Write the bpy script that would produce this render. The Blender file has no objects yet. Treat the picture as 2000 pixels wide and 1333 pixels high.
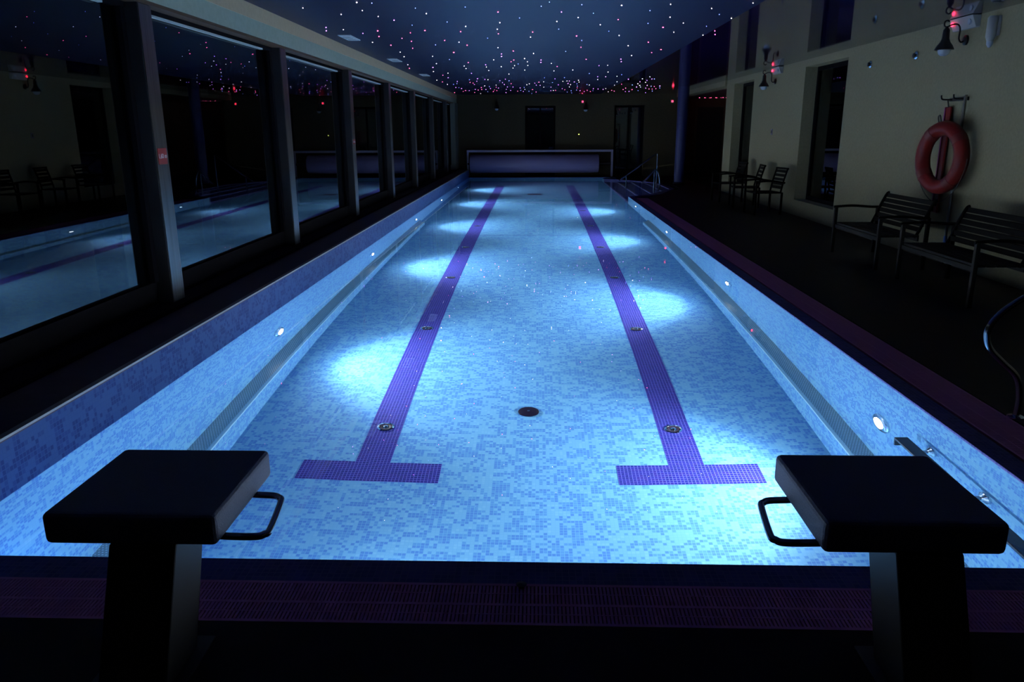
import bpy, bmesh, math, random
from mathutils import Vector, Matrix
PI = math.pi
scene = bpy.context.scene

# ---------------------------------------------------------------- camera, world, exposure
cam_d = bpy.data.cameras.new('camera'); cam = bpy.data.objects.new('camera', cam_d)
scene.collection.objects.link(cam); scene.camera = cam
F_PX, PITCH, YAW, ROLL = 1503.2, .2669, .0325, .0051
cam_d.sensor_width = 36.0; cam_d.lens = F_PX / 2000 * 36.0; cam_d.clip_end = 300
cam.matrix_world = (Matrix.Translation((0, 0, 1.6)) @ Matrix.Rotation(YAW, 4, 'Z')
                    @ Matrix.Rotation(PI / 2 - PITCH, 4, 'X') @ Matrix.Rotation(-ROLL, 4, 'Z'))
w = bpy.data.worlds.new('night'); scene.world = w; w.use_nodes = True
w.node_tree.nodes['Background'].inputs[0].default_value = (.25, .35, .6, 1)
w.node_tree.nodes['Background'].inputs[1].default_value = .0004
scene.view_settings.view_transform = 'Standard'; scene.view_settings.look = 'None'
scene.view_settings.gamma = 1.0; scene.view_settings.exposure = 0.0
scene.view_settings.use_curve_mapping = False
scene.cycles.use_denoising = True
scene.cycles.sample_clamp_indirect = 12.0

LAMP_W = 362.0       # underwater lamp power
LAMP_COL = (.86, .95, 1.0)
# pool extents
XL, XR, Y0, Y1, DEPTH = -2.41, 2.28, 2.62, 27.62, 1.7
HC = 2.83            # ceiling height
WR = 4.94            # right wall
LAMPS_L = [2.68 + 4.21 * k for k in range(6)]
LAMPS_R = [4.82, 9.04, 13.44, 17.8]
LAMP_Z = -.77

# ---------------------------------------------------------------- mesh helpers
class MB:
    def __init__(s): s.bm = bmesh.new()
    def box(s, x0, x1, y0, y1, z0, z1, rot=None, piv=None):
        vs = [s.bm.verts.new(p) for p in ((x0,y0,z0),(x1,y0,z0),(x1,y1,z0),(x0,y1,z0),(x0,y0,z1),(x1,y0,z1),(x1,y1,z1),(x0,y1,z1))]
        for f in ((3,2,1,0),(4,5,6,7),(0,1,5,4),(1,2,6,5),(2,3,7,6),(3,0,4,7)):
            s.bm.faces.new([vs[i] for i in f])
        if rot is not None: bmesh.ops.rotate(s.bm, verts=vs, cent=piv or (0,0,0), matrix=rot)
        return s
    def quad(s, *ps):
        s.bm.faces.new([s.bm.verts.new(p) for p in ps]); return s
    def prism(s, pts, z0, z1):
        b = [s.bm.verts.new((x, y, z0)) for x, y in pts]; t = [s.bm.verts.new((x, y, z1)) for x, y in pts]
        s.bm.faces.new(b[::-1]); s.bm.faces.new(t); n = len(pts)
        for i in range(n): s.bm.faces.new((b[i], b[(i+1) % n], t[(i+1) % n], t[i]))
        return s
    def extrude_y(s, prof, y0, y1):
        a = [s.bm.verts.new((x, y0, z)) for x, z in prof]; b = [s.bm.verts.new((x, y1, z)) for x, z in prof]
        s.bm.faces.new(a); s.bm.faces.new(b[::-1]); n = len(prof)
        for i in range(n): s.bm.faces.new((a[i], b[i], b[(i+1) % n], a[(i+1) % n]))
        return s
    def lathe(s, prof, origin=(0,0,0), axis='Z', n=24, sx=1.0):
        # prof: list of (radius, height); axis the spin axis
        rings = []
        for r, h in prof:
            ring = []
            for i in range(n):
                a = 2 * PI * i / n; c, d = r * math.cos(a), r * math.sin(a)
                p = {'Z': (c, d, h), 'X': (h, c, d), 'Y': (c, h, d)}[axis]
                ring.append(s.bm.verts.new((p[0]+origin[0], p[1]+origin[1], p[2]+origin[2])))
            rings.append(ring)
        for a, b in zip(rings, rings[1:]):
            for i in range(n): s.bm.faces.new((a[i], a[(i+1) % n], b[(i+1) % n], b[i]))
        s.bm.faces.new(rings[0][::-1]); s.bm.faces.new(rings[-1]); return s
    def tube(s, pts, r, n=10, closed=False):
        P = [Vector(p) for p in pts]; m = len(P); rings = []; up = None
        for i, p in enumerate(P):
            if closed: t = (P[(i+1) % m] - P[i-1]).normalized()
            else: t = (P[min(i+1, m-1)] - P[max(i-1, 0)]).normalized()
            if up is None:
                up = Vector((0,0,1)) if abs(t.z) < .9 else Vector((1,0,0))
            u = (up - t * up.dot(t)).normalized(); v = t.cross(u); up = u
            rr = r[i] if isinstance(r, (list, tuple)) else r
            rings.append([s.bm.verts.new(p + (u * math.cos(2*PI*k/n) + v * math.sin(2*PI*k/n)) * rr) for k in range(n)])
        prs = list(zip(rings, rings[1:])) + ([(rings[-1], rings[0])] if closed else [])
        for a, b in prs:
            for k in range(n): s.bm.faces.new((a[k], a[(k+1) % n], b[(k+1) % n], b[k]))
        if not closed: s.bm.faces.new(rings[0][::-1]); s.bm.faces.new(rings[-1])
        return s
    def build(s, name, mat, parent=None, bevel=0, smooth=False, segs=2):
        bmesh.ops.recalc_face_normals(s.bm, faces=s.bm.faces[:])
        me = bpy.data.meshes.new(name); s.bm.to_mesh(me); s.bm.free()
        o = bpy.data.objects.new(name, me); scene.collection.objects.link(o)
        me.materials.append(mat)
        if parent is not None:
            o.parent = parent
            o.matrix_parent_inverse = Matrix.Translation(-parent.location) if False else Matrix()
        if smooth:
            for p in me.polygons: p.use_smooth = True
        if bevel:
            b = o.modifiers.new('bevel', 'BEVEL'); b.width = bevel; b.segments = segs; b.limit_method = 'ANGLE'
        if smooth:
            e = o.modifiers.new('es', 'EDGE_SPLIT'); e.split_angle = .7
        return o
def curve_pts(pts, n=8, closed=False):
    P = [Vector(p) for p in pts]; out = []; m = len(P)
    for i in range(m if closed else m - 1):
        a, b, c, d = (P[(i-1) % m], P[i], P[(i+1) % m], P[(i+2) % m]) if closed else (P[max(i-1,0)], P[i], P[i+1], P[min(i+2,m-1)])
        for k in range(n):
            t = k / n
            out.append(.5 * ((2*b) + (c-a)*t + (2*a-5*b+4*c-d)*t*t + (3*b-a-3*c+d)*t**3))
    if not closed: out.append(P[-1])
    return out
def empty(name, loc=(0,0,0), rz=0):
    o = bpy.data.objects.new(name, None); scene.collection.objects.link(o)
    o.location = loc; o.rotation_euler = (0, 0, rz); o.empty_display_size = .1; return o
def tag(o, label=None, cat=None, group=None, kind=None):
    if label: o['label'] = label
    if cat: o['category'] = cat
    if group: o['group'] = group
    if kind: o['kind'] = kind
    return o
def struct(o, label=None):
    o['kind'] = 'structure'
    if label: o['label'] = label
    return o
def copy_tree(o, parent=None):
    c = o.copy(); scene.collection.objects.link(c)
    if parent is not None: c.parent = parent
    for ch in list(o.children): copy_tree(ch, c)
    return c

# ---------------------------------------------------------------- materials
def mat(name, col, rough=.5, metal=0.0, spec=.5, emis=None, es=0, coat=0):
    m = bpy.data.materials.new(name); m.use_nodes = True; b = m.node_tree.nodes['Principled BSDF']
    b.inputs['Base Color'].default_value = (*col, 1); b.inputs['Roughness'].default_value = rough
    b.inputs['Metallic'].default_value = metal; b.inputs['Specular IOR Level'].default_value = spec
    if coat: b.inputs['Coat Weight'].default_value = coat
    if emis: b.inputs['Emission Color'].default_value = (*emis, 1); b.inputs['Emission Strength'].default_value = es
    return m
def noise_mat(name, c1, c2, scale, rough=.6, metal=0.0, bump=0.0, stretch=(1,1,1), spec=.5, detail=4):
    m = mat(name, c1, rough, metal, spec); nt = m.node_tree; N = nt.nodes; L = nt.links; b = N['Principled BSDF']
    g = N.new('ShaderNodeNewGeometry'); mp = N.new('ShaderNodeMapping'); mp.inputs['Scale'].default_value = stretch
    L.new(g.outputs['Position'], mp.inputs['Vector'])
    n = N.new('ShaderNodeTexNoise'); n.inputs['Scale'].default_value = scale; n.inputs['Detail'].default_value = detail
    L.new(mp.outputs[0], n.inputs['Vector'])
    r = N.new('ShaderNodeValToRGB'); r.color_ramp.elements[0].position = .35; r.color_ramp.elements[1].position = .65
    r.color_ramp.elements[0].color = (*c1, 1); r.color_ramp.elements[1].color = (*c2, 1)
    L.new(n.outputs['Fac'], r.inputs['Fac']); L.new(r.outputs['Color'], b.inputs['Base Color'])
    if bump:
        bp = N.new('ShaderNodeBump'); bp.inputs['Strength'].default_value = bump; bp.inputs['Distance'].default_value = .01
        L.new(n.outputs['Fac'], bp.inputs['Height']); L.new(bp.outputs[0], b.inputs['Normal'])
    return m
def tile_mat(name, axes, cols, grout, gw=.075, rough=.6, clump=.5, line_y=None):
    """glass mosaic, 25 mm pitch: every tile takes one of the colours"""
    m = mat(name, cols[0][1], rough, spec=.15); nt = m.node_tree; N = nt.nodes; L = nt.links; b = N['Principled BSDF']
    g = N.new('ShaderNodeNewGeometry'); sp = N.new('ShaderNodeSeparateXYZ'); L.new(g.outputs['Position'], sp.inputs[0])
    cb = N.new('ShaderNodeCombineXYZ')
    for i, a in enumerate(axes): L.new(sp.outputs['XYZ'.index(a)], cb.inputs[i])
    def vm(op, a, v=None):
        n = N.new('ShaderNodeVectorMath'); n.operation = op; L.new(a, n.inputs[0])
        if v is not None: n.inputs[1].default_value = v
        return n.outputs[0]
    def mm(op, a, v=None, a2=None):
        n = N.new('ShaderNodeMath'); n.operation = op; L.new(a, n.inputs[0])
        if v is not None: n.inputs[1].default_value = v
        if a2 is not None: L.new(a2, n.inputs[1])
        return n.outputs[0]
    s = vm('MULTIPLY', cb.outputs[0], (40, 40, 0)); s = vm('ADD', s, (.003, .003, 0))
    cell = vm('FLOOR', s); fr = vm('FRACTION', s)
    wn = N.new('ShaderNodeTexWhiteNoise'); wn.noise_dimensions = '2D'; L.new(cell, wn.inputs['Vector'])
    # sheets with runs of the same colour
    c2 = vm('FLOOR', vm('MULTIPLY', cell, (1/3, 1/2, 0))); w2 = N.new('ShaderNodeTexWhiteNoise'); w2.noise_dimensions = '2D'; L.new(c2, w2.inputs['Vector'])
    v = mm('ADD', mm('MULTIPLY', wn.outputs['Value'], 1 - clump), a2=mm('MULTIPLY', w2.outputs['Value'], clump))
    r = N.new('ShaderNodeValToRGB'); r.color_ramp.interpolation = 'CONSTANT'; e = r.color_ramp.elements
    while len(e) < len(cols): e.new(.5)
    for k, (p, c) in enumerate(cols): e[k].position = p; e[k].color = (*c, 1)
    L.new(v, r.inputs['Fac'])
    sf = N.new('ShaderNodeSeparateXYZ'); L.new(fr, sf.inputs[0])
    ms = []
    for i in (0, 1):
        d = mm('ABSOLUTE', mm('SUBTRACT', sf.outputs[i], .5)); ms.append(mm('GREATER_THAN', d, .5 - gw))
    mask = mm('MAXIMUM', ms[0], a2=ms[1])
    mx = N.new('ShaderNodeMix'); mx.data_type = 'RGBA'; L.new(mask, mx.inputs['Factor'])
    L.new(r.outputs['Color'], mx.inputs['A']); mx.inputs['B'].default_value = (*grout, 1)
    out = mx.outputs['Result']
    if line_y:   # open expansion joint across the floor
        d = mm('LESS_THAN', mm('ABSOLUTE', mm('SUBTRACT', sp.outputs[1], line_y)), .018)
        m2 = N.new('ShaderNodeMix'); m2.data_type = 'RGBA'; L.new(d, m2.inputs['Factor']); L.new(out, m2.inputs['A'])
        m2.inputs['B'].default_value = (.03, .10, .30, 1); out = m2.outputs['Result']
    L.new(out, b.inputs['Base Color'])
    return m
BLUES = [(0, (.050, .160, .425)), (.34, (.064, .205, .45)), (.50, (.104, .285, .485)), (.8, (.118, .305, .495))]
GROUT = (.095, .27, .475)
M_floor = tile_mat('pale_blue_mosaic', 'XY', BLUES, GROUT, line_y=14.12)
M_wx = tile_mat('pale_blue_mosaic_side', 'YZ', BLUES, GROUT)
M_wy = tile_mat('pale_blue_mosaic_end', 'XZ', BLUES, GROUT)
M_freeboard_dim = tile_mat('dimmed_blue_mosaic', 'YZ', [(0, (.012, .035, .16)), (.34, (.018, .05, .19)), (.50, (.030, .078, .225))], (.028, .072, .215))  # same tile as the pool; dim light above water put into the colour
M_alc_dim = tile_mat('dimmed_violet_mosaic', 'XY', [(0, (.03, .04, .15)), (.5, (.04, .055, .19))], (.045, .06, .2)); M_alcw_dim = tile_mat('dimmed_violet_mosaic_side', 'YZ', [(0, (.03, .04, .15)), (.5, (.04, .055, .19))], (.045, .06, .2))  # weak light in the alcove put into a darker violet tile colour
M_lane = tile_mat('violet_mosaic', 'XY', [(0, (.006, .010, .135)), (.4, (.010, .011, .165)), (.7, (.015, .010, .15))], (.095, .10, .42), gw=.08)
M_rim = tile_mat('deck_edge_mosaic', 'XY', [(0, (.07, .07, .24)), (.5, (.10, .09, .30))], (.15, .13, .3))
M_deck = noise_mat('dark_deck_tile', (.008, .006, .006), (.013, .010, .009), 6, rough=.55, bump=.15, spec=.12)
M_ledgetop = noise_mat('grey_ledge_stone', (.04, .02, .045), (.06, .03, .06), 9, rough=.5)
M_grate = mat('violet_light_tinted_grating', (.66, .20, .46), .5, spec=.2)  # pale plastic, with the violet light falling on it put into the colour
M_chan = mat('overflow_channel_dark', (.02, .012, .03), .5)
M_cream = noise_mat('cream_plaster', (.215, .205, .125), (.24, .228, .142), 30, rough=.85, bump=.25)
M_cornice = noise_mat('beige_cornice', (.60, .46, .28), (.64, .50, .31), 22, rough=.8, bump=.1)
M_lintel = noise_mat('pale_grey_lintel', (.37, .44, .33), (.41, .48, .37), 22, rough=.75)
M_brown = mat('dark_brown_timber', (.09, .05, .025), .5)
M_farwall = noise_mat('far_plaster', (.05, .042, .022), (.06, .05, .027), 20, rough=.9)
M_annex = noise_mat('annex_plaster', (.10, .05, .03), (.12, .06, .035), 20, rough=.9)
M_star = mat('navy_star_panel', (.008, .012, .048), .42, spec=.3)
M_gloss = mat('glossy_stretch_ceiling', (.014, .006, .045), .06, spec=.7, coat=.1)
M_steel = noise_mat('brushed_steel', (.23, .215, .20), (.31, .29, .27), 40, rough=.30, metal=1.0, stretch=(1, 1, .04))
M_dsteel = mat('dark_painted_steel', (.016, .015, .018), .45)
M_chrome = mat('chrome', (.75, .76, .78), .09, metal=1.0)
M_tubes = mat('dark_steel_tube', (.34, .34, .36), .16, metal=1.0)
M_kerb = mat('dark_kerb_stone', (.008, .005, .010), .8, spec=.04)
M_frame = mat('dark_window_frame', (.006, .006, .008), .8, spec=.02)
M_blind = mat('grey_blind_casing', (.55, .60, .56), .6)
M_black = mat('black_iron', (.012, .012, .013), .4)
M_blockm = noise_mat('dark_navy_block_top', (.065, .08, .16), (.075, .095, .185), 160, rough=.62, bump=.3)
M_globe = mat('opal_glass', (.45, .52, .62), .2)
M_white = mat('white_plastic', (.34, .36, .38), .45)
M_red = mat('red_plastic', (.15, .012, .012), .35, spec=.3)
M_redsign = mat('red_sign', (.26, .012, .008), .45)
M_sgnw = mat('white_lettering', (.8, .8, .8), .5)
M_band = mat('dark_red_band', (.12, .012, .012), .5); M_rope = mat('dark_cord', (.05, .05, .05), .8)
M_blue = mat('blue_grip', (.03, .10, .45), .4)
M_bench = mat('dark_bench_slats', (.004, .004, .004), .7, spec=.06)
M_seat = mat('grey_bench_seat', (.014, .014, .014), .6, spec=.12)
M_cover = noise_mat('rolled_cover_slats', (.22, .20, .40), (.26, .24, .46), 3, rough=.4, stretch=(.2, 1, 30))
M_round = mat('blue_round_column', (.018, .025, .12), .4)
M_lens = mat('lit_lamp_lens', (1, 1, 1), .3, emis=(1, .97, .92), es=42)
M_ledred = mat('red_indicator', (.6, 0, .02), .3, emis=(1, .02, .06), es=9)
M_ledgreen = mat('yellow_green_indicator', (.5, .6, 0), .3, emis=(.75, .9, .15), es=5)
M_amber = mat('amber_lamp_glow', (.9, .5, .1), .3, emis=(1, .55, .12), es=16)
STARC = {'r': (1, .07, .22), 'p': (.62, .16, 1), 'w': (1, .80, .92), 'b': (.22, .26, 1)}
M_stars = {k: mat('fibre_glow_' + n, c, .3, emis=c, es=e) for (k, c), n, e in zip(STARC.items(), ('red', 'violet', 'white', 'blue'), (24, 20, 16, 12))}

def glass_mat(name, ior=2.2, tint=(.75, .8, .85)):
    m = bpy.data.materials.new(name); m.use_nodes = True; nt = m.node_tree; N = nt.nodes; L = nt.links
    N.remove(N['Principled BSDF']); out = N['Material Output']
    t = N.new('ShaderNodeBsdfTransparent'); t.inputs[0].default_value = (*tint, 1)
    gl = N.new('ShaderNodeBsdfGlossy'); gl.inputs['Roughness'].default_value = 0.0
    fr = N.new('ShaderNodeFresnel'); fr.inputs['IOR'].default_value = ior
    mx = N.new('ShaderNodeMixShader'); L.new(fr.outputs[0], mx.inputs[0]); L.new(t.outputs[0], mx.inputs[1]); L.new(gl.outputs[0], mx.inputs[2])
    L.new(mx.outputs[0], out.inputs['Surface']); return m
M_pane = glass_mat('window_glass')
def water_mat():
    m = bpy.data.materials.new('pool_water'); m.use_nodes = True; nt = m.node_tree; N = nt.nodes; L = nt.links
    N.remove(N['Principled BSDF']); g = N.new('ShaderNodeBsdfGlass'); g.inputs['IOR'].default_value = 1.333
    g.inputs['Roughness'].default_value = 0.0; g.inputs['Color'].default_value = (1, 1, 1, 1)
    L.new(g.outputs[0], N['Material Output'].inputs['Surface'])
    ge = N.new('ShaderNodeNewGeometry'); n = N.new('ShaderNodeTexNoise'); n.inputs['Scale'].default_value = 3.0
    L.new(ge.outputs['Position'], n.inputs['Vector']); b = N.new('ShaderNodeBump'); b.inputs['Strength'].default_value = .03
    b.inputs['Distance'].default_value = .02; L.new(n.outputs['Fac'], b.inputs['Height']); L.new(b.outputs[0], g.inputs['Normal'])
    return m
M_water = water_mat()
def perf_mat():
    m = mat('perforated_steel', (.34, .42, .46), .3, metal=.75); nt = m.node_tree; N = nt.nodes; L = nt.links; b = N['Principled BSDF']
    g = N.new('ShaderNodeNewGeometry'); mp = N.new('ShaderNodeVectorMath'); mp.operation = 'MULTIPLY'; mp.inputs[1].default_value = (50, 50, 50)
    L.new(g.outputs['Position'], mp.inputs[0]); sp = N.new('ShaderNodeSeparateXYZ'); L.new(mp.outputs[0], sp.inputs[0])
    def mm(op, a, v=None, a2=None):
        n = N.new('ShaderNodeMath'); n.operation = op
        if a is not None: L.new(a, n.inputs[0])
        if v is not None: n.inputs[1].default_value = v
        if a2 is not None: L.new(a2, n.inputs[1])
        return n.outputs[0]
    fy = mm('SUBTRACT', mm('FRACT', sp.outputs[1]), .5)
    off = mm('MULTIPLY', mm('MODULO', mm('FLOOR', sp.outputs[1]), 2.0), .5)
    fx = mm('SUBTRACT', mm('FRACT', mm('ADD', sp.outputs[0], a2=off)), .5)
    d = mm('ADD', mm('MULTIPLY', fx, a2=fx), a2=mm('MULTIPLY', fy, a2=fy)); h = mm('LESS_THAN', d, .07)
    mx = N.new('ShaderNodeMix'); mx.data_type = 'RGBA'; L.new(h, mx.inputs['Factor'])
    mx.inputs['A'].default_value = (.24, .31, .32, 1); mx.inputs['B'].default_value = (.50, .60, .62, 1)
    L.new(mx.outputs['Result'], b.inputs['Base Color'])
    return m
M_perf = perf_mat()

# ceiling fibre lights: x, y, colour, size
STARS=[(-2.41,8.47,'w',1.0),(-2.13,8.94,'w',1.0),(-1.84,8.68,'w',1.0),(-1.78,8.15,'w',2.0),(-1.64,8.2,'b',1.0),(-1.76,9.12,'w',0.7),(-1.64,9.43,'p',2.0),(-2.42,10.23,'w',1.0),(-2.26,10.62,'p',1.0),(-2.35,11.66,'w',1.5),(-2.58,10.01,'p',1.5),(-2.66,10.32,'p',2.0),(-2.02,10.38,'r',3.0),(-2.12,10.97,'r',2.5),(-2.16,12.06,'r',2.5),(-1.85,11.21,'r',1.3),(-1.64,10.61,'r',1.0),(-1.78,11.59,'r',1.8),(-1.91,12.53,'r',1.5),(-2.2,13.1,'w',1.0),(-2.27,13.89,'w',1.5),(-2.47,15.52,'w',0.8),(-2.58,16.39,'r',1.5),(-1.2,8.94,'w',1.0),(-1.42,10.39,'r',2.5),(-1.3,11.51,'r',2.2),(-1.5,12.07,'b',1.3),(-1.35,13.23,'r',3.0),(-1.78,13.88,'w',1.0),(-1.9,15.34,'w',1.2),(-2.08,16.21,'p',2.2),(-2.21,17.3,'w',1.3),(-2.5,20.18,'w',1.6),(-2.45,20.95,'r',1.2),(-1.96,17.85,'w',1.0),(-2.15,18.5,'r',1.0),(-2.12,19.32,'p',1.2),(-2.45,22.08,'w',1.0),(-0.98,10.53,'r',2.0),(-0.87,10.02,'w',1.2),(-1.12,11.74,'w',0.8),(-1.04,12.15,'r',2.4),(-1.28,15.15,'r',1.6),(-1.43,15.94,'w',1.0),(-1.45,16.58,'w',1.2),(-1.45,17.95,'p',1.2),(-0.99,15.69,'p',1.0),(-1.01,16.21,'w',1.5),(-1.02,17.15,'w',1.0),(-0.78,14.63,'w',1.6),(-0.42,8.88,'r',1.8),(-0.44,9.72,'w',1.3),(-0.5,10.32,'w',1.4),(-0.51,10.79,'r',1.6),(-0.6,12.54,'w',1.2),(-0.59,13.54,'p',1.3),(-0.61,13.99,'p',2.0),(-0.71,16.17,'w',1.6),(-0.63,18.23,'w',1.0),(-1.26,8.55,'b',0.7),(-1.05,9.61,'b',0.7),(-0.74,8.51,'b',0.7),(-1.5,9.86,'b',0.7),(-0.68,11.27,'b',0.6),(-1.56,14.5,'b',0.6),(0.04,8.51,'b',0.8),(0.12,8.25,'b',0.7),(0.26,8.92,'p',1.0),(0.45,8.43,'b',0.7),(0.23,9.67,'w',1.6),(0.27,10.36,'b',0.8),(0.46,9.35,'w',1.5),(0.61,9.03,'b',0.6),(0.76,9.99,'w',1.0),(0.86,8.51,'w',2.0),(0.93,9.55,'r',1.5),(0.92,10.62,'b',0.6),(1.1,11.1,'w',1.1),(-0.06,10.65,'r',1.7),(-0.09,11.2,'w',1.8),(-0.38,13.07,'r',2.0),(-0.42,14.7,'r',1.6),(-0.48,15.05,'r',1.3),(-0.44,15.94,'w',1.4),(-0.49,16.55,'w',1.0),(-0.36,15.55,'b',1.0),(-0.06,13.5,'w',1.5),(-0.22,14.42,'w',1.5),(-0.18,15.07,'w',1.0),(-0.18,15.93,'w',1.3),(-0.26,17.12,'w',1.1),(0.07,14.74,'p',1.6),(0.07,15.25,'p',1.8),(0.27,15.5,'w',1.0),(0.4,16.26,'r',1.6),(0.36,17.39,'w',1.2),(0.53,11.12,'r',2.6),(0.63,11.66,'b',0.8),(0.67,12.58,'r',0.8),(0.88,14.67,'r',1.8),(0.75,17.16,'w',1.6),(1.17,18.24,'b',1.2),(1.22,16.11,'p',1.0),(1.38,16.01,'w',1.1),(1.55,17.83,'w',1.2),(1.63,19.34,'p',2.2),(1.5,14.68,'p',1.6),(1.56,15.21,'p',2.0),(1.37,12.4,'w',1.9),(1.61,14.01,'w',1.2),(1.61,11.96,'r',2.6),(1.88,13.51,'r',1.0),(1.96,13.04,'r',2.3),(1.56,10.29,'r',3.4),(1.5,9.4,'w',1.3),(1.78,10.8,'w',1.3),(1.35,8.47,'w',0.8),(1.2,8.88,'b',0.8),(1.32,9.9,'b',0.8),(1.74,9.9,'w',0.9),(2.23,11.15,'w',1.3),(2.29,10.71,'r',1.4),(2.38,11.1,'r',2.0),(1.83,8.78,'w',1.0),(2.01,9.22,'b',0.6),(2.22,9.54,'w',1.3),(1.92,8.14,'w',1.2),(2.17,8.44,'w',1.0),(1.89,19.28,'w',1.0),(1.94,18.71,'b',1.0),(1.52,20.4,'w',1.5),(0.77,20.9,'w',1.5),(0.66,19.61,'b',1.0),(0.18,19.58,'b',1.0),(0.17,21.14,'w',1.2),(0.2,23.78,'w',1.6),(-0.2,9.34,'b',0.7),(2.08,10.22,'b',0.6),(0.46,13.2,'b',0.6),(-1.72,22.21,'p',1),(-2.05,20.81,'p',1.1),(2.39,25.96,'r',1.6),(2.19,22.95,'w',1.1),(2.9,21.77,'w',1.1),(-1.42,26.23,'r',2),(3.76,26.51,'b',1.1),(1.05,20.62,'w',1.6),(-0.9,22.27,'p',1.6),(-2.73,26.7,'r',2),(3.03,26.74,'p',1.3),(-0.7,23.58,'p',1),(2.34,22.53,'r',0.8),(3.56,23.59,'p',2),(-0.38,23.89,'b',1),(2.62,20.29,'w',1.3),(-0.28,22.46,'w',1.1),(-1.32,25.04,'r',0.8),(-0.83,25.49,'p',1),(2.82,20.92,'p',0.8),(3.59,25.37,'r',1.1),(-1.48,22.88,'w',1.6),(-2.13,25.39,'p',1.3),(-1.57,24.82,'p',1.1),(-1.22,20.16,'w',1.1),(-1.19,23.61,'r',0.8),(1.25,25.55,'b',1.6),(0.44,20.02,'p',0.8),(0.67,21.03,'w',1.3),(-1.15,24.08,'p',2),(2.92,26.83,'p',0.8),(-0.78,20.01,'p',1),(-0.86,23.54,'p',1.1),(2.93,23.21,'w',2),(0.59,25.65,'r',1),(1.18,27.53,'b',1),(1.47,22.82,'w',2),(0.09,22.74,'p',2),(-0.44,26.17,'p',1.3),(2.93,20.38,'b',2),(-0.06,21.73,'p',1.1),(-2.24,25.31,'r',2),(0.41,23.79,'p',1.3),(-2.28,22.09,'b',0.8),(-0.94,24.85,'p',1.3),(1.0,26.83,'b',1),(1.11,21.4,'w',1.6),(0.44,25.88,'p',0.8),(0.83,20.93,'p',1),(-1.68,20.13,'b',0.8),(2.87,20.38,'p',1),(-0.62,26.07,'r',1.3),(-0.03,26.66,'r',1.6),(-0.26,26.13,'b',1.3),(2.52,26.5,'r',1),(3.31,24.75,'p',0.8),(-1.6,26.23,'b',1),(-0.51,25.46,'b',1.1),(3.07,24.15,'w',0.8),(-1.83,25.16,'r',2),(0.77,24.68,'p',1.3),(1.72,24.79,'p',1.1),(1.09,25.91,'b',1.6),(1.38,25.92,'p',1),(1.09,22.18,'b',1.1),(-1.76,21.27,'r',1.6),(2.71,21.46,'p',1.6),(1.79,25.95,'b',0.8),(3.14,23.2,'p',2),(-1.37,23.25,'b',1.6),(2.7,19.53,'w',1.1),(0.98,21.38,'p',1.6),(0.41,21.53,'b',1),(2.69,24.67,'r',2),(1.16,23.34,'b',2),(-0.21,22.0,'w',1.6),(3.72,24.66,'b',1.3),(3.44,23.89,'r',1.3),(-2.37,23.59,'p',1.6),(0.95,23.72,'w',1.3),(1.56,27.88,'r',0.8),(-0.37,24.95,'w',0.8),(0.52,25.73,'w',1.3),(-0.91,21.38,'p',0.8),(2.1,21.36,'w',1.6),(0.87,25.4,'r',1),(-1.7,21.51,'r',1.1),(-0.71,20.65,'b',2),(2.77,22.38,'w',2),(0.05,21.33,'r',2),(2.05,25.2,'p',1.6),(0.59,22.58,'p',1),(-1.03,26.95,'p',2),(-0.02,22.65,'p',0.8),(-2.29,23.67,'b',0.8),(-1.54,20.73,'p',0.8),(0.84,22.03,'p',2),(2.95,24.09,'p',2),(-0.18,27.76,'b',1.6),(-1.89,24.77,'p',1.1),(1.39,22.59,'b',1.6),(2.7,25.45,'r',1.6),(1.75,26.56,'r',1.3),(3.26,26.21,'b',0.8),(1.88,24.98,'p',1.6),(3.32,23.69,'b',1),(1.2,24.29,'r',1),(-1.7,24.85,'r',1.6),(-0.94,20.53,'p',0.8),(1.44,19.34,'p',1),(2.36,26.88,'w',1.1),(1.55,26.57,'p',1),(2.99,25.55,'r',2),(-1.14,22.56,'w',1.1),(-2.15,21.69,'b',1.1),(3.7,27.69,'p',1.6),(-0.7,21.93,'r',1.3),(-1.92,27.53,'w',0.8),(1.59,25.73,'r',1.6),(0.93,22.55,'w',2),(2.29,20.42,'p',2),(2.1,24.79,'w',1.1),(-2.37,25.93,'r',1),(3.66,25.03,'r',1.1),(-2.06,26.68,'r',1),(-0.5,24.07,'p',1.3),(-1.29,20.05,'p',1),(2.69,22.95,'b',2),(3.47,25.19,'r',1.1),(-1.45,19.74,'p',2),(-2.26,24.18,'p',2),(-1.64,23.79,'r',2),(-1.27,25.57,'r',1.6),(-1.4,24.33,'p',1.6),(-0.14,25.13,'r',1.6)]

# ================================================================ POOL SHELL
struct(MB().box(XL - .3, XR + 2.2, Y0 - .3, Y1 + .3, -DEPTH - .2, -DEPTH).build('pool_floor', M_floor), 'pale blue mosaic floor of the lit pool')
struct(MB().box(XL - .3, XL, Y0 - .3, Y1 + .3, -DEPTH, -.004).build('pool_wall_left', M_wx), 'mosaic side wall of the pool below the windows')
struct(MB().box(XL - .3, XL, -.5, Y1 + .3, -.004, .252).build('pool_wall_freeboard', M_freeboard_dim), 'blue mosaic band above the waterline under the windows, dimmed by its colour')
A0, A1 = 19.5, 26.7
struct(MB().box(XR, XR + .12, Y0 - .12, A0, -DEPTH, -.02).build('pool_wall_right', M_wx), 'mosaic side wall of the pool on the bench side')
struct(MB().box(XL, XR, Y0 - .12, Y0, -DEPTH, -.02).build('pool_wall_near', M_wy), 'mosaic end wall of the pool under the starting blocks')
struct(MB().box(XL, XR + 2, Y1, Y1 + .3, -DEPTH, .0).build('pool_wall_far', M_wy), 'mosaic end wall of the pool under the rolled cover')
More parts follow.
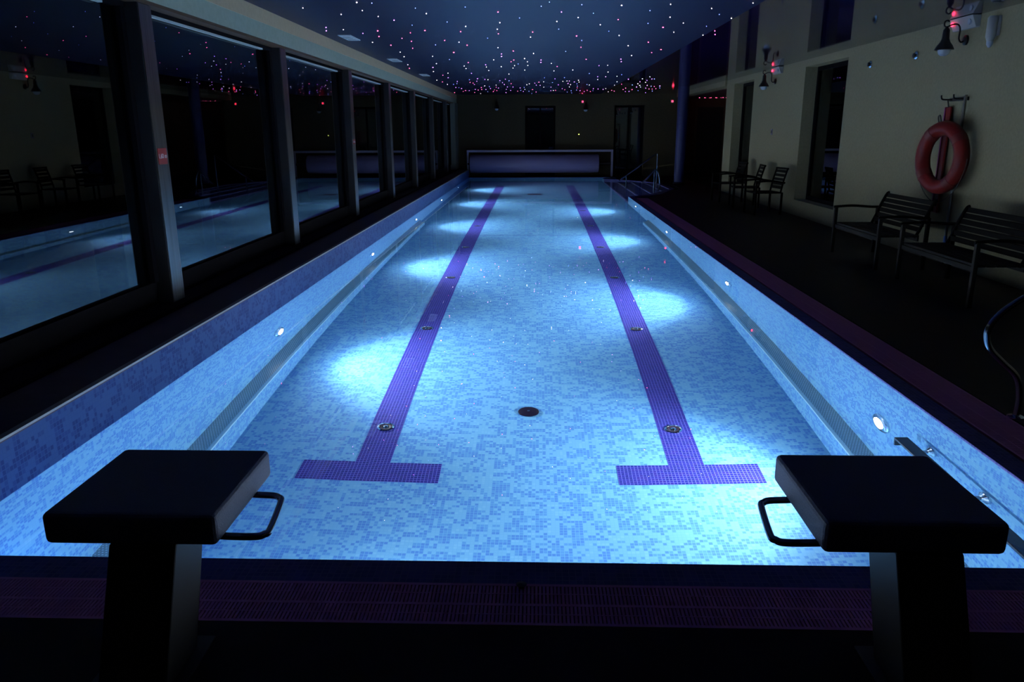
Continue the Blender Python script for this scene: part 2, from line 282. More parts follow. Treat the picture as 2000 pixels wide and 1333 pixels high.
# step alcove
ALC = [(XR, A0), (3.0, 20.3), (3.7, 22.0), (3.7, 24.6), (3.0, 26.0), (XR, A1)]
def clip_x(poly, x0):
    out = []
    for (ax, ay), (bx, by) in zip(poly, poly[1:] + poly[:1]):
        if ax >= x0: out.append((ax, ay))
        if (ax >= x0) != (bx >= x0):
            t = (x0 - ax) / (bx - ax); out.append((x0, ay + t * (by - ay)))
    return out
for k, (dx, z) in enumerate(((0, -1.25), (.4, -.88), (.8, -.5), (1.15, -.2))):
    o = MB().prism(clip_x([(x + (.02 if x > 2.3 else 0), y) for x, y in ALC], XR + dx), -DEPTH if k == 0 else z - .4, z).build('alcove_step', M_alc_dim); struct(o, 'submerged mosaic step of the corner entry')
    struct(MB().box(XR + dx - .012, XR + dx + .03, min(p[1] for p in clip_x(ALC, XR + dx)) + .02, max(p[1] for p in clip_x(ALC, XR + dx)) - .02, z, z + .012).build('step_nosing', mat('pale_nosing', (.12, .14, .32), .35)), 'pale nosing strip on a submerged step')
aw = MB()
for (ax, ay), (bx, by) in zip(ALC, ALC[1:]):
    aw.quad((ax, ay, -DEPTH), (bx, by, -DEPTH), (bx, by, -.02), (ax, ay, -.02))
struct(aw.build('pool_wall_alcove', M_alcw_dim), 'mosaic wall round the step alcove')
wpoly = [(XL, Y0), (XR, Y0)] + ALC + [(XR, Y1), (XL, Y1)]
wm = MB(); wm.bm.faces.new([wm.bm.verts.new((x, y, 0)) for x, y in wpoly])
water = wm.build('pool_water', M_water); tag(water, 'still clear water filling the long lit pool', 'water', kind='stuff')
if water.data.polygons[0].normal.z < 0: water.data.flip_normals()
struct(MB().box(XR, XR + .3, A1, Y1, -DEPTH, -.02).build('pool_wall_corner', M_wx))

# lane lines: T shaped violet mosaic bands laid in the floor
for cx, nm in ((-1.18, 'left'), (1.065, 'right')):
    cx = round(cx / .025) * .025
    pts = [(cx-.5, 4.85), (cx+.5, 4.85), (cx+.5, 5.1), (cx+.125, 5.1), (cx+.125, 25.6), (cx-.125, 25.6), (cx-.125, 5.1), (cx-.5, 5.1)]
    struct(MB().prism(pts, -DEPTH - .01, -DEPTH + .003).build('lane_line', M_lane), 'violet mosaic T line, the %s of the two lanes' % nm)

# rest ledges
for sx, xw, nm in ((1, XL, 'left, under the window side lamps'), (-1, XR, 'right, under the bench side lamps')):
    r = empty('rest_ledge', (xw, 9.2, -1.36)); tag(r, 'perforated steel rest ledge along the pool wall on the ' + nm, 'ledge', 'underwater rest ledges')
    a, b = (0, .15 * sx); lo, hi = min(a, b), max(a, b)
    e = .155
    body = [(0, Y0 - 9.2), (sx*e, Y0 - 9.2), (sx*e, 15.55 - 9.2), (0, 15.9 - 9.2)]
    MB().prism(body, -.34, -.012).build('ledge_front', M_wx, r)
    MB().prism([(0, Y0-9.2), (sx*(e-.02), Y0-9.2), (sx*(e-.02), 15.5-9.2), (0, 15.85-9.2)], -.014, .0).build('perforated_plate', M_perf, r)
    lo, hi = sorted((sx*(e-.022), sx*(e+.006)))
    MB().box(lo, hi, Y0 - 9.2, 15.55 - 9.2, -.02, .006).build('edge_strip', mat('pale_edge_strip', (.22, .42, .55), .4), r)

# ================================================================ DECK
ZD = .0
struct(MB().box(XL - .9, 8.0, -2.4, 2.22, -.3, ZD + .012).build('floor', M_deck), 'dark tiled floor in front of the pool')
struct(MB().box(2.70, WR + .02, 2.22, 19.0, -.3, ZD + .012).build('floor_right', M_deck), 'dark tiled floor between the pool and the benches')
dk = MB(); B = [(2.70, 19.0)] + [(x + (.30 if x > 2.3 else .42), y) for x, y in ALC[1:-1]] + [(2.70, Y1 + .3)]
dk.prism([(WR + .02, 19.0)] + [(WR + .02, Y1 + .3)] + B[::-1], -.3, ZD + .012)
struct(dk.build('floor_alcove', M_deck), 'dark tiled floor behind the step alcove')
struct(MB().box(-3.3, 9.6, Y1 + .3, 30.4, -.3, ZD + .012).build('floor_far', M_deck), 'dark tiled floor behind the rolled cover')
struct(MB().box(WR + .02, 9.6, 20.9, Y1 + .3, -.3, ZD + .012).build('floor_annex', mat('polished_dark_tile', (.012, .008, .008), .12)), 'dark tiled floor of the side room')
# mosaic rims
struct(MB().box(XL, XR + .13, Y0 - .15, Y0, -.02, ZD + .005).build('pool_rim_near', M_rim), 'dark mosaic rim at the near pool end')
struct(MB().box(XR, XR + .13, Y0, A0, -.02, ZD + .005).build('pool_rim_right', M_rim), 'dark mosaic rim along the bench side')
struct(MB().box(XL, XR + .3, Y1 + .002, Y1 + .12, 0.0, ZD + .01).build('pool_rim_far', M_rim), 'mosaic rim at the far pool end')
rm = MB()
for (ax, ay), (bx, by) in zip(ALC, ALC[1:]):
    oa, ob = ((ax + .16, ay - (.1 if ay < 22 else -.1)), (bx + .16, by - (.1 if by < 22 else -.1)))
    rm.prism([(ax, ay), oa, ob, (bx, by)], -.018, ZD + .006)
struct(rm.build('pool_rim_alcove', M_rim), 'violet lit mosaic rim round the step alcove')
# overflow channel and gratings
struct(MB().box(XR + .13, 2.70, Y0 - .4, A0, -.3, -.03).build('overflow_channel', M_chan)); struct(MB().box(XL - .9, XR + .13, 2.22, Y0 - .15, -.3, -.03).build('overflow_channel_near', M_chan))
def grate(along, a0, a1, b0, b1, label):
    g = MB(); n = int((a1 - a0) / .0135)
    for k in range(n):
        p = a0 + k * .0135
        if along == 'Y': g.box(b0, b1, p, p + .009, -.025, ZD + .008)
        else: g.box(p, p + .009, b0, b1, -.025, ZD + .008)
    for q in (b0, (b0 + b1) / 2 - .012, b1 - .012, b0 + (b1-b0)*.25 - .003, b0 + (b1-b0)*.75 - .003):
        wq = .006 if abs(q - b0 - (b1-b0)*.25) < .01 or abs(q - b0 - (b1-b0)*.75) < .01 else .014
        if along == 'Y': g.box(q, q + wq, a0, a1, -.025, ZD + .0085)
        else: g.box(a0, a1, q, q + wq, -.025, ZD + .0085)
    return tag(g.build('overflow_grate', M_grate), label, 'grate', 'overflow gratings round the pool')
grate('Y', 2.47, 19.0, 2.425, 2.69, 'long violet lit overflow grating between the pool and the benches')
grate('X', -3.2, 2.42, 2.225, 2.465, 'violet lit overflow grating at the near end below the starting blocks')
tag(MB().lathe([(.012, 0), (.016, .004), (.02, .008), (.0, .012)], (-.05, 2.455, .007), n=14).build('drain_plug', M_black, smooth=True), 'small black plug on the near grating edge', 'plug')

# left raised ledge and kerb
struct(MB().box(XL - .37, XL + .002, -.5, Y1 + .3, .252, .27).build('window_ledge', M_ledgetop), 'grey raised ledge between the pool and the windows')
struct(MB().box(XL - .03, XL + .008, -.5, Y1 + .3, .262, .274).build('trim_1', mat('ledge_edge_strip', (.35, .33, .32), .4)), 'thin pale strip on the ledge edge')
struct(MB().box(-3.5, XL - .37, -.5, 28.4, -.02, .30).build('window_kerb', M_kerb), 'low kerb carrying the steel pillars and windows')

# ================================================================ ROOM
# left: glazed wall between steel pillars
COLY = [-.37 + 3.225 * k for k in range(9)]        # far edge of each pillar
COLY = [2.82, 6.05, 9.22, 12.45, 15.72, 18.87, 22.14, 25.4]
GX = -2.98
struct(MB().extrude_y([(-2.84, 2.53), (-2.84, 2.69), (-3.5, 2.69), (-3.5, 2.53)], -.5, 28.4).build('wall_left', M_lintel), 'pale grey lintel running over the window row')
struct(MB().extrude_y([(-2.835, 2.69), (-2.835, HC + .01), (-3.5, HC + .01), (-3.5, 2.69)], -.5, 28.4).build('trim_2', M_cornice), 'beige cornice band between lintel and ceiling')
struct(MB().box(-3.4, -2.845, -.5, 28.3, 2.505, 2.535).build('trim_3', M_brown), 'dark brown timber soffit above the windows')
def pillar(yf, t=.19, x1=-2.86, name='pillar'):
    r = empty(name, (x1 - .3, yf - t/2, .30)); struct(r)
    MB().box(-.28, .296, -t/2, t/2, 0, 2.225).build('pillar_body', M_dsteel, r, bevel=.006)
    MB().box(.292, .302, -t/2 + .004, t/2 + .004, 0.004, 2.2).build('steel_facing', M_steel, r, bevel=.002)
    MB().box(.285, .300, t/2 - .004, t/2 + .002, 0.004, 2.2).build('facing_return', M_steel, r)
    return r
P0 = pillar(COLY[0]); names = ['nearest the camera', 'second', 'third', 'fourth', 'fifth', 'sixth', 'seventh', 'eighth']
P0['label'] = 'steel faced window pillar nearest the camera'
for k, y in enumerate(COLY[1:], 1):
    c = copy_tree(P0); c.location.y = y - .095; c['label'] = ('steel faced window pillar carrying the red depth sign' if k == 1 else 'steel faced window pillar, the %s counted from the camera' % names[k])
struct(MB().box(-3.4, -2.80, 27.3, 28.4, .3, 2.53).build('pillar_end', mat('grey_pier_plaster', (.13, .15, .13), .8)), 'pale pier at the far end of the window row')
def window_left(y0, y1, k):
    r = empty('window_%d' % k, (GX, (y0 + y1) / 2, .30)); struct(r, 'tall window bay %d of the left side, counted from the camera' % k)
    h = (y1 - y0) / 2
    f = MB(); f.box(-.06, .0, -h, h, 0, .17); f.box(-.05, .03, -h, h, 2.17, 2.225); f.box(-.05, .02, -h, -h + .06, .17, 2.17); f.box(-.05, .02, h - .06, h, .17, 2.17)
    wf = f.build('window_frame', M_frame, r)
    MB().box(-.005, .028, -h + .06, h - .3, 2.155, 2.20).build('blind_casing', M_blind, wf)
    MB().box(-.03, -.018, -h + .05, h - .05, .16, 2.18).build('window_pane', M_pane, r)
    return r
edges = [-.5] + COLY + [27.5]
for k in range(len(edges) - 1):
    window_left(edges[k], edges[k+1] - (.19 if k < len(COLY) else .2), k + 1)

# right wall with two deep window recesses
RW = [(8.0, -2.4, 13.12), (0, 15.14, 18.62), (0, 20.42, 21.22)]
def rwall(name, y0, y1, z0=0.0, z1=HC + .01, lab=None):
    return struct(MB().box(WR, WR + .32, y0, y1, z0, z1).build(name, M_cream), lab)
rwall('wall_right', -2.4, 13.12, lab='cream plaster wall behind the benches')
rwall('wall_right_middle', 15.14, 18.62, lab='cream wall pier between the two recessed windows')
rwall('wall_right_end', 20.42, 21.22, lab='slim cream pier at the end of the right wall')
for y0, y1 in ((13.12, 15.14), (18.62, 20.42)):
    rwall('wall_right_sill', y0, y1, 0, .30); rwall('wall_right_head', y0, y1, 2.705, HC + .01)
for k, (y0, y1) in enumerate(((13.12, 15.14), (18.62, 20.42))):
    r = empty('window_%d' % (len(edges) + k), (WR + .22, (y0+y1)/2, .30)); struct(r, ('dark tall recessed window nearer the benches', 'dark tall recessed window behind the armchairs')[k]); h = (y1-y0)/2
    f = MB(); f.box(0, .07, -h, h, 0, .07); f.box(0, .07, -h, h, 2.335, 2.405); f.box(0, .07, -h, -h+.07, .07, 2.335); f.box(0, .07, h-.07, h, .07, 2.335)
    f.build('window_frame', M_frame, r); MB().box(.03, .045, -h + .06, h - .06, .06, 2.345).build('window_pane', M_pane, r)
    MB().box(.3, .32, -h - .05, h + .05, -.05, 2.5).build('night_shutter', mat('dark_shutter', (.01, .012, .02), .7), r)
struct(MB().box(WR - .05, WR + .3, 21.22, 28.4, 2.70, HC + .01).build('trim_4', M_cream), 'cream header beam over the opening to the side room')
# far wall, annex, back wall
fw = MB()
holes = [(-.42, .66), (2.73, 3.80)]
xs = [-3.5, -.42, .66, 2.73, 3.80, WR + .3]
for i in range(5):
    if (xs[i], xs[i+1]) in holes: fw.box(xs[i], xs[i+1], 28.4, 28.7, 2.45, HC + .01)
    else: fw.box(xs[i], xs[i+1], 28.4, 28.7, 0, HC + .01)
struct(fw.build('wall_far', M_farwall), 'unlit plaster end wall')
for k, (x0, x1) in enumerate(holes):
    r = empty('door_%d' % (k+1), ((x0+x1)/2, 28.6, .012)); struct(r, ('dark glazed door in the end wall behind the rolled cover', 'dark glazed door in the end wall behind the handrail')[k]); h = (x1-x0)/2
    f = MB(); f.box(-h, h, 0, .06, 2.36, 2.438); f.box(-h, -h+.08, 0, .06, 0, 2.36); f.box(h-.08, h, 0, .06, 0, 2.36); f.box(-h+.08, h-.08, 0, .06, 0, .25); f.box(-.03, .03, 0, .06, .25, 2.36); f.build('door_frame', M_frame, r)
    MB().box(-h+.07, h-.07, .025, .035, .24, 2.37).build('door_pane', M_pane, r)
    MB().tube([(.06, -.01, .95), (.06, -.05, .95), (.06, -.05, 1.15), (.06, -.01, 1.15)], .01).build('door_handle', M_chrome, r)
    MB().box(-h-.1, h+.1, .2, .22, 0, 2.6).build('dark_backing', mat('dark_behind_door', (.008, .008, .01), .8), r)
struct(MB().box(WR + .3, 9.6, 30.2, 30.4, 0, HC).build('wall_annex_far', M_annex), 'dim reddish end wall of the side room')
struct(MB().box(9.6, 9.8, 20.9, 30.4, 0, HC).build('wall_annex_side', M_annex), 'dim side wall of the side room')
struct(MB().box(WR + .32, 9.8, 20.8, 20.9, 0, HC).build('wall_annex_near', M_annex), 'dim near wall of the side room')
r = empty('door_3', (6.47, 30.19, .012)); struct(r, 'dark door in the side room end wall')
MB().box(-.48, .48, -.05, 0, 0, 2.4).build('door_leaf', mat('dark_door_leaf', (.012, .01, .01), .5), r)
MB().box(-.55, -.48, -.06, 0, 0, 2.46).box(.48, .55, -.06, 0, 0, 2.46).box(-.48, .48, -.06, 0, 2.4, 2.46).build('door_frame', M_brown, r)
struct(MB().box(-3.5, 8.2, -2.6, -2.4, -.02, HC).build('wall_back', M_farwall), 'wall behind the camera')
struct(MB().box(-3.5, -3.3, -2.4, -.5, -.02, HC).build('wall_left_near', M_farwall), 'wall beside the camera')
# ceiling
struct(MB().box(-3.5, 2.25, -2.4, 28.5, HC, HC + .1).build('ceiling', M_star), 'dark blue ceiling panel with fibre star lights')
struct(MB().box(2.25, WR + .32, -2.4, 28.5, HC, HC + .1).build('ceiling_right', M_gloss), 'glossy dark violet stretch ceiling mirroring the right wall')
struct(MB().box(WR + .3, 9.8, 20.8, 30.4, 2.72, 2.85).build('ceiling_annex', mat('annex_ceiling', (.06, .02, .03), .5)), 'low ceiling of the side room')

# ================================================================ STARS
random.seed(3)
meshes = {}
def star_mesh(c, k):
    r = round(.0020 + .0031 * k, 4)
    if (c, r) not in meshes:
        m = MB(); m.lathe([(r, .004), (r, -.002), (r*.6, -.005)], n=8)
        bmesh.ops.recalc_face_normals(m.bm, faces=m.bm.faces[:]); me = bpy.data.meshes.new('star_light'); m.bm.to_mesh(me); m.bm.free()
        me.materials.append(M_stars[c]); meshes[(c, r)] = me
    return meshes[(c, r)]
LAB = {'r': 'tiny pinkish red fibre light glowing in the dark blue ceiling', 'p': 'tiny violet fibre light glowing in the dark blue ceiling',
       'w': 'tiny pinkish white fibre light glowing in the dark blue ceiling', 'b': 'tiny deep blue fibre light glowing in the dark blue ceiling'}
def star_label(x, y, c, k):
    col = {'r': 'pinkish red', 'p': 'violet', 'w': 'pinkish white', 'b': 'deep blue'}[c]
    size = 'bright' if k >= 2 else 'faint' if k < 1 else 'small'
    across = ('beside the cornice' if x < -1.9 else 'above the left lane line' if x < -.6 else 'above the pool middle' if x < .5 else 'above the right lane line' if x < 1.7 else 'above the bench side wall')
    along = ('nearest the camera' if y < 10 else 'at the near third' if y < 13 else 'halfway along' if y < 17 else 'past halfway' if y < 21 else 'toward the far end' if y < 25 else 'close to the end wall')
    return '%s %s ceiling star light %s, %s' % (size, col, across, along)
GRP = {'r': 'red fibre star lights in the ceiling', 'p': 'violet fibre star lights in the ceiling', 'w': 'white fibre star lights in the ceiling', 'b': 'blue fibre star lights in the ceiling'}
for x, y, c, k in STARS:
    o = bpy.data.objects.new('star_light', star_mesh(c, k)); scene.collection.objects.link(o)
    o.location = (x, y, HC); o.scale = (.7, .7, 1) if y < 13 else (1, 1, 1); tag(o, star_label(x, y, c, k), 'ceiling light', GRP[c])
for i in range(17):
    o = bpy.data.objects.new('star_light', star_mesh('r', random.choice((.8, 1.1, 1.6)))); scene.collection.objects.link(o)
    o.location = (5.85 + (i // 3) * .20 + (i % 3) * .035 + random.uniform(-.02, .02), 29.4 + random.uniform(-.12, .12), 2.72)
    tag(o, 'red fibre light in the side room ceiling, %s' % (('in the cluster beside the round column', 'second cluster from the column', 'third cluster from the column', 'fourth cluster from the column', 'fifth cluster from the column', 'nearest the cream wall')[i // 3]), 'ceiling light', 'red fibre lights of the side room')
# ceiling vents
for k, (x, y, lab) in enumerate(((-2.54, 11.05, 'pale square ceiling vent nearest the camera'), (-2.54, 14.5, 'pale square ceiling vent, middle of the three beside the cornice'), (-2.54, 18.3, 'pale square ceiling vent furthest along the cornice'))):
    r = empty('ceiling_vent', (x, y, HC)); tag(r, lab, 'vent', 'ceiling vents along the cornice')
    MB().box(-.085, .085, -.30, .30, -.012, .0).build('vent_cover', mat('pale_vent_enamel', (.62, .66, .68), .5), r, bevel=.003)
    for yy in (-.15, 0, .15): MB().box(-.05, .05, yy - .006, yy + .006, -.014, -.011).build('vent_slot', M_chan, r)

# ================================================================ UNDERWATER LAMPS
def pool_lamp(x, y, s, label, group):
    r = empty('pool_lamp', (x, y, LAMP_Z)); tag(r, label, 'pool light', group)
    r.rotation_euler = (0, 0, 0 if s > 0 else PI)
    MB().lathe([(.118, 0), (.118, .012), (.106, .022), (.073, .026), (.073, .014)], axis='X', n=32).build('chrome_ring', M_chrome, r, smooth=True)
    MB().lathe([(.070, .012), (.067, .022), (.036, .030), (.001, .032)], axis='X', n=28).build('lamp_lens', M_lens, r, smooth=True)
    ld = bpy.data.lights.new('pool_lamp_beam', 'SPOT'); ld.energy = LAMP_W; ld.color = LAMP_COL
    ld.spot_size = math.radians(102); ld.spot_blend = .62; ld.shadow_soft_size = 0
    lo = bpy.data.objects.new('pool_lamp_beam', ld); scene.collection.objects.link(lo); lo.parent = r
    lo.location = (.075, 0, 0); lo.rotation_euler = (0, -PI/2 + math.radians(19), 0)
    lw = bpy.data.lights.new('pool_lamp_glow', 'SPOT'); lw.energy = LAMP_W * .68; lw.color = LAMP_COL
    lw.spot_size = math.radians(172); lw.spot_blend = 1.0; lw.shadow_soft_size = 0
    l2 = bpy.data.objects.new('pool_lamp_glow', lw); scene.collection.objects.link(l2); l2.parent = r
    l2.location = (.08, 0, 0); l2.rotation_euler = (0, -PI/2, 0)
    return r
ords = ['hidden nearest', 'nearest visible', 'second', 'third', 'fourth', 'furthest']
for k, y in enumerate(LAMPS_L):
    pool_lamp(XL, y, 1, 'round glowing underwater lamp in the window side wall, %s' % ['beside the left starting block', 'first beyond the left starting block', 'second beyond the left starting block', 'third beyond the left starting block', 'next to last before the rolled cover', 'last before the rolled cover'][k], 'lamps in the window side wall')
for k, y in enumerate(LAMPS_R):
    pool_lamp(XR, y, -1, 'round glowing underwater lamp in the bench side wall, %s' % ['largest, by the right starting block', 'second from the right starting block', 'third from the right starting block', 'nearest the step alcove'][k], 'lamps in the bench side wall')

# floor inlets and drains
def inlet(x, y, label):
    r = empty('floor_inlet', (x, y, -DEPTH)); tag(r, label, 'inlet', 'round inlets in the lane lines')
    MB().lathe([(.068, 0), (.068, .014), (.055, .020), (.05, .010)], n=28).build('chrome_rim', M_chrome, r, smooth=True)
    MB().lathe([(.05, .002), (.048, .012), (.03, .012), (.02, .006)], n=24).build('dark_cup', M_chan, r, smooth=True)
    MB().lathe([(.018, .004), (.018, .020), (.010, .024)], n=16).build('centre_knob', M_chrome, r, smooth=True)
oo = ['nearest the T bar', 'second from the T bar', 'third from the T bar', 'fourth from the T bar', 'fifth from the T bar', 'furthest from the T bar']
for k, y in enumerate((5.63, 8.02, 10.41, 12.79, 15.35)): inlet(-1.18, y, 'round chrome inlet in the left lane line, ' + oo[k])
for k, y in enumerate((5.63, 8.02, 10.41, 12.79, 15.35, 18.0)): inlet(1.07, y, 'round chrome inlet in the right lane line, ' + oo[k])
r = empty('main_drain', (-.06, 5.94, -DEPTH)); tag(r, 'dark round floor drain between the two lane lines', 'drain')
MB().lathe([(.085, 0), (.085, .012), (.075, .018)], n=32).build('drain_cover', mat('dark_violet_plastic', (.006, .003, .014), .5, spec=.1), r, smooth=True)
MB().lathe([(.012, .016), (.012, .024)], n=12).build('centre_screw', M_chrome, r, smooth=True)
tag(MB().box(-.26, .12, 22.05, 22.45, -DEPTH, -DEPTH + .02).build('suction_grille', M_chan, bevel=.004), 'dark square grille on the far pool floor', 'grille')
tag(MB().lathe([(.02, 0), (.02, .012), (.012, .016)], (XR, 13.0, -.40), axis='X', n=14).build('wall_nozzle', M_chan, smooth=True), 'small dark nozzle high in the bench side wall', 'nozzle').location.x = -.014

# submerged hand bar on the right wall
r = empty('hand_bar', (XR, 3.9, -.42)); tag(r, 'dark flat steel hand bar bracketed off the right pool wall', 'rail')
MB().box(-.165, -.085, -1.15, .40, -.045, -.015).box(-.165, -.085, .385, .405, -.13, -.015).build('bar', mat('dark_flat_bar', (.06, .06, .07), .25, metal=.8), r, bevel=.006)
for yy, zz in ((.27, -.10), (-.28, -.09)):
    MB().tube([(-.125, yy, -.03), (-.11, yy, zz), (-.01, yy, zz)], .017).build('bracket', M_tubes, r, smooth=True)
    MB().lathe([(.05, 0), (.05, -.014), (.03, -.026), (.02, -.034)], (0, yy, zz), axis='X', n=24).build('flange', M_chrome, r, smooth=True)

# ================================================================ STARTING BLOCKS
def starting_block(cx, s, label):
    r = empty('starting_block', (cx, 2.03, .012)); tag(r, label, 'starting block', 'starting blocks at the near pool end')
    MB().box(-.263, .263, -.005, .49, .393, .495).build('platform', M_blockm, r, bevel=.018, segs=3)
    # leaning steel post
    p = MB(); pts = ((-.10, 0), (.10, 0))
    x0, x1 = (-.07, .135) if s > 0 else (-.05, .145)
    vs = [p.bm.verts.new(q) for q in ((x0, -.17, 0), (x1, -.17, 0), (x1, .05, 0), (x0, .05, 0), (x0, .0, .395), (x1, .0, .395), (x1, .21, .395), (x0, .21, .395))]
    for f in ((3,2,1,0),(4,5,6,7),(0,1,5,4),(1,2,6,5),(2,3,7,6),(3,0,4,7)): p.bm.faces.new([vs[i] for i in f])
    p.build('post', mat('dark_steel_post', (.018, .018, .019), .45, spec=.25), r, bevel=.006)
    MB().box(x0 - .04, x1 + .04, -.22, .10, 0, .008).build('base_plate', M_dsteel, r, bevel=.002)
    MB().tube([(x0 + .04, -.19, .006), (x0 + .04, -.19, .016)], .012, 8).tube([(x1 - .04, -.19, .006), (x1 - .04, -.19, .016)], .012, 8).build('anchor_bolt', M_chrome, r)
    e = .263 * s; o_ = .375 * s
    h = [(e*.75, .08, .385), (e, .085, .378), (o_ - .03*s, .085, .378), (o_ - .008*s, .10, .378), (o_, .13, .378), (o_ - .02*s, .30, .385), (o_ - .035*s, .33, .386), (o_ - .06*s, .345, .386), (e, .35, .386), (e*.75, .35, .39)]
    MB().tube(curve_pts(h, 5), .0115, n=12).build('hand_grip', M_tubes, r, smooth=True)
    return r
starting_block(-1.212, 1, 'dark square topped starting block on the left of the near pool end')
starting_block(1.10, -1, 'dark square topped starting block on the right of the near pool end')

# handrail on the deck edge, right
def tubefoot(m, x, y, z=.012, r=.045): m.lathe([(r, 0), (r, .006), (r*.6, .014)], (x, y, z), n=18)
r = empty('ladder_handrail', (2.70, 4.2, .012)); tag(r, 'curved chrome ladder handrail standing on the right deck edge', 'handrail')
MB().tube(curve_pts([(.03, .0, 0), (.03, .0, .12), (-.005, 0, .24), (-.10, 0, .33), (-.18, 0, .41), (-.205, 0, .50), (-.17, 0, .58), (-.10, 0, .65), (.02, 0, .73), (.16, 0, .81), (.30, 0, .85), (.42, .0, .80), (.46, .0, .6), (.46, .0, .0)], 6), .0175, n=14).build('rail', M_tubes, r, smooth=True)
f1 = MB(); tubefoot(f1, .03, 0, 0); f1.build('foot_flange', M_chrome, r, smooth=True)
f1 = MB(); tubefoot(f1, .46, 0, 0); f1.build('foot_flange', M_chrome, r, smooth=True)

# handrails at the step alcove
r = empty('step_handrail', (2.45, 23.0, -.4)); tag(r, 'straight sloping steel handrail rising out of the far corner steps', 'handrail', 'handrails of the step alcove')
MB().tube([(-.05, 0, .58), (.2, 0, .75), (1.0, 0, 1.34), (1.03, 0, 1.34), (1.04, 0, 1.30), (1.04, 0, .95), (1.04, 0, .2)], .021).build('rail', M_tubes, r, smooth=True)
MB().tube([(.16, 0, .70), (.16, 0, .20), (.16, 0, -.6)], .018).build('post', M_tubes, r, smooth=True)
r = empty('step_handrail', (2.6, 21.1, -.4)); tag(r, 'low curved steel handrail at the near edge of the corner steps', 'handrail', 'handrails of the step alcove')
MB().tube(curve_pts([(.22, 0, .64), (.38, 0, .78), (.52, 0, .93), (.57, 0, .97), (.63, 0, .90), (.68, 0, .75), (.69, 0, .58), (.66, 0, .415)], 5), .021).build('rail', M_tubes, r, smooth=True)
MB().tube([(.54, 0, .93), (.54, 0, .6), (.54, 0, .1)], .018).build('post', M_tubes, r, smooth=True)

# ================================================================ POOL COVER ROLLER
r = empty('pool_cover_roller', (.12, 28.02, .01)); tag(r, 'wide rolled pool cover held in a steel frame at the far end', 'pool cover')
MB().lathe([(.30, -2.48), (.315, -2.45), (.315, 2.03), (.30, 2.06)], (0, 0, .455), axis='X', n=40).build('rolled_cover', M_cover, r, smooth=True)
MB().lathe([(.05, -2.58), (.05, 2.5)], (0, 0, .455), axis='X', n=16).build('axle', M_dsteel, r, smooth=True)
MB().box(-2.60, 2.57, -.04, .04, .86, .93).build('top_beam', mat('violet_grey_beam', (.36, .34, .5), .4), r, bevel=.004)
for xx in (-2.60, 2.50): MB().box(xx, xx + .07, -.04, .04, 0, .86).build('leg', mat('violet_grey_leg', (.30, .28, .42), .4), r, bevel=.004)

# blue round column
r = empty('round_column', (4.33, 24.0, .012)); struct(r, 'round dark blue column by the opening to the side room')
MB().lathe([(.165, 0), (.165, HC - .012)], n=32).build('shaft', M_round, r, smooth=True)
MB().lathe([(.19, 0), (.19, .05), (.17, .06)], n=32).build('base_ring', M_dsteel, r, smooth=True)

# ================================================================ WALL FITTINGS
def wall_lantern(x, y, z, rz, label):
    r = empty('wall_lantern', (x, y, z), rz); tag(r, label, 'wall lamp', 'bell shaped wall lanterns')
    # wall plane at local x=0, lamp towards -x
    MB().lathe([(.055, 0), (.055, -.02), (.035, -.035)], axis='X', n=20).build('wall_plate', M_black, r, smooth=True)
    MB().tube(curve_pts([(-.02, 0, 0), (-.06, 0, -.02), (-.09, 0, .02), (-.09, 0, .12), (-.12, 0, .17), (-.18, 0, .17), (-.24, 0, .145), (-.27, 0, .16), (-.27, 0, .20), (-.24, 0, .215), (-.22, 0, .20)], 5), .009).build('gooseneck_arm', M_black, r, smooth=True)
    bs = MB().lathe([(.012, .15), (.022, .13), (.036, .11), (.040, .02), (.055, -.02), (.085, -.06), (.105, -.10), (.10, -.105)], (-.24, 0, 0), n=24).build('bell_shade', M_black, r, smooth=True)
    MB().lathe([(.02, -.045), (.066, -.09), (.068, -.12), (.055, -.15), (.03, -.168), (.002, -.172)], (-.24, 0, 0), n=24).build('glass_globe', M_globe, bs, smooth=True)
    return r
la = wall_lantern(WR, 9.62, 2.58, 0, 'black bell shaped wall lantern above the lifebuoy')
def lant(x, y, z, rz, label):
    c = copy_tree(la); c.location = (x, y, z); c.rotation_euler = (0, 0, rz); c['label'] = label; return c
lant(WR, 16.95, 2.56, 0, 'black bell shaped wall lantern above the armchairs')
lant(-1.41, 28.4, 2.45, PI/2, 'black bell shaped wall lantern on the end wall, left of the door')
lant(1.70, 28.4, 2.40, PI/2, 'black bell shaped wall lantern on the end wall, under a red indicator')
def alarm_box(x, y, z, rz, label):
    r = empty('alarm_box', (x, y, z), rz); tag(r, label, 'alarm box', 'white boxes with a red indicator')
    MB().extrude_y([(0, 0), (0, .13), (-.10, .13), (-.045, 0)], -.25, .25).build('housing', M_white, r, bevel=.004); hs = r.children[0]
    MB().lathe([(.022, 0), (.022, -.012), (.014, -.02)], (-.085, .19, .075), axis='X', n=16).build('red_indicator', M_ledred, hs, smooth=True)
    MB().lathe([(.03, 0), (.03, -.02)], (-.07, -.17, .065), axis='X', n=16).build('lens', M_globe, hs, smooth=True)
    return r
ab = alarm_box(WR, 9.62, 2.695, 0, 'white box with a glowing red indicator above the near lantern')
c = copy_tree(ab); c.location = (WR, 16.75, 2.69); c['label'] = 'white box with a glowing red indicator above the armchairs'
for x, y, z, lab in ((1.605, 28.38, 2.573, 'small glowing red indicator high on the end wall'), (4.74, 28.38, 2.568, 'small glowing red indicator beside the round column')):
    r = empty('indicator_light', (x, y, z)); tag(r, lab, 'indicator light', 'red indicators on the end wall')
    MB().box(-.05, .05, -.02, .02, -.05, .05).build('housing', M_white, r, bevel=.004); MB().lathe([(.03, -.02), (.022, -.035)], axis='Y', n=12).build('red_light', M_ledred, r, smooth=True)
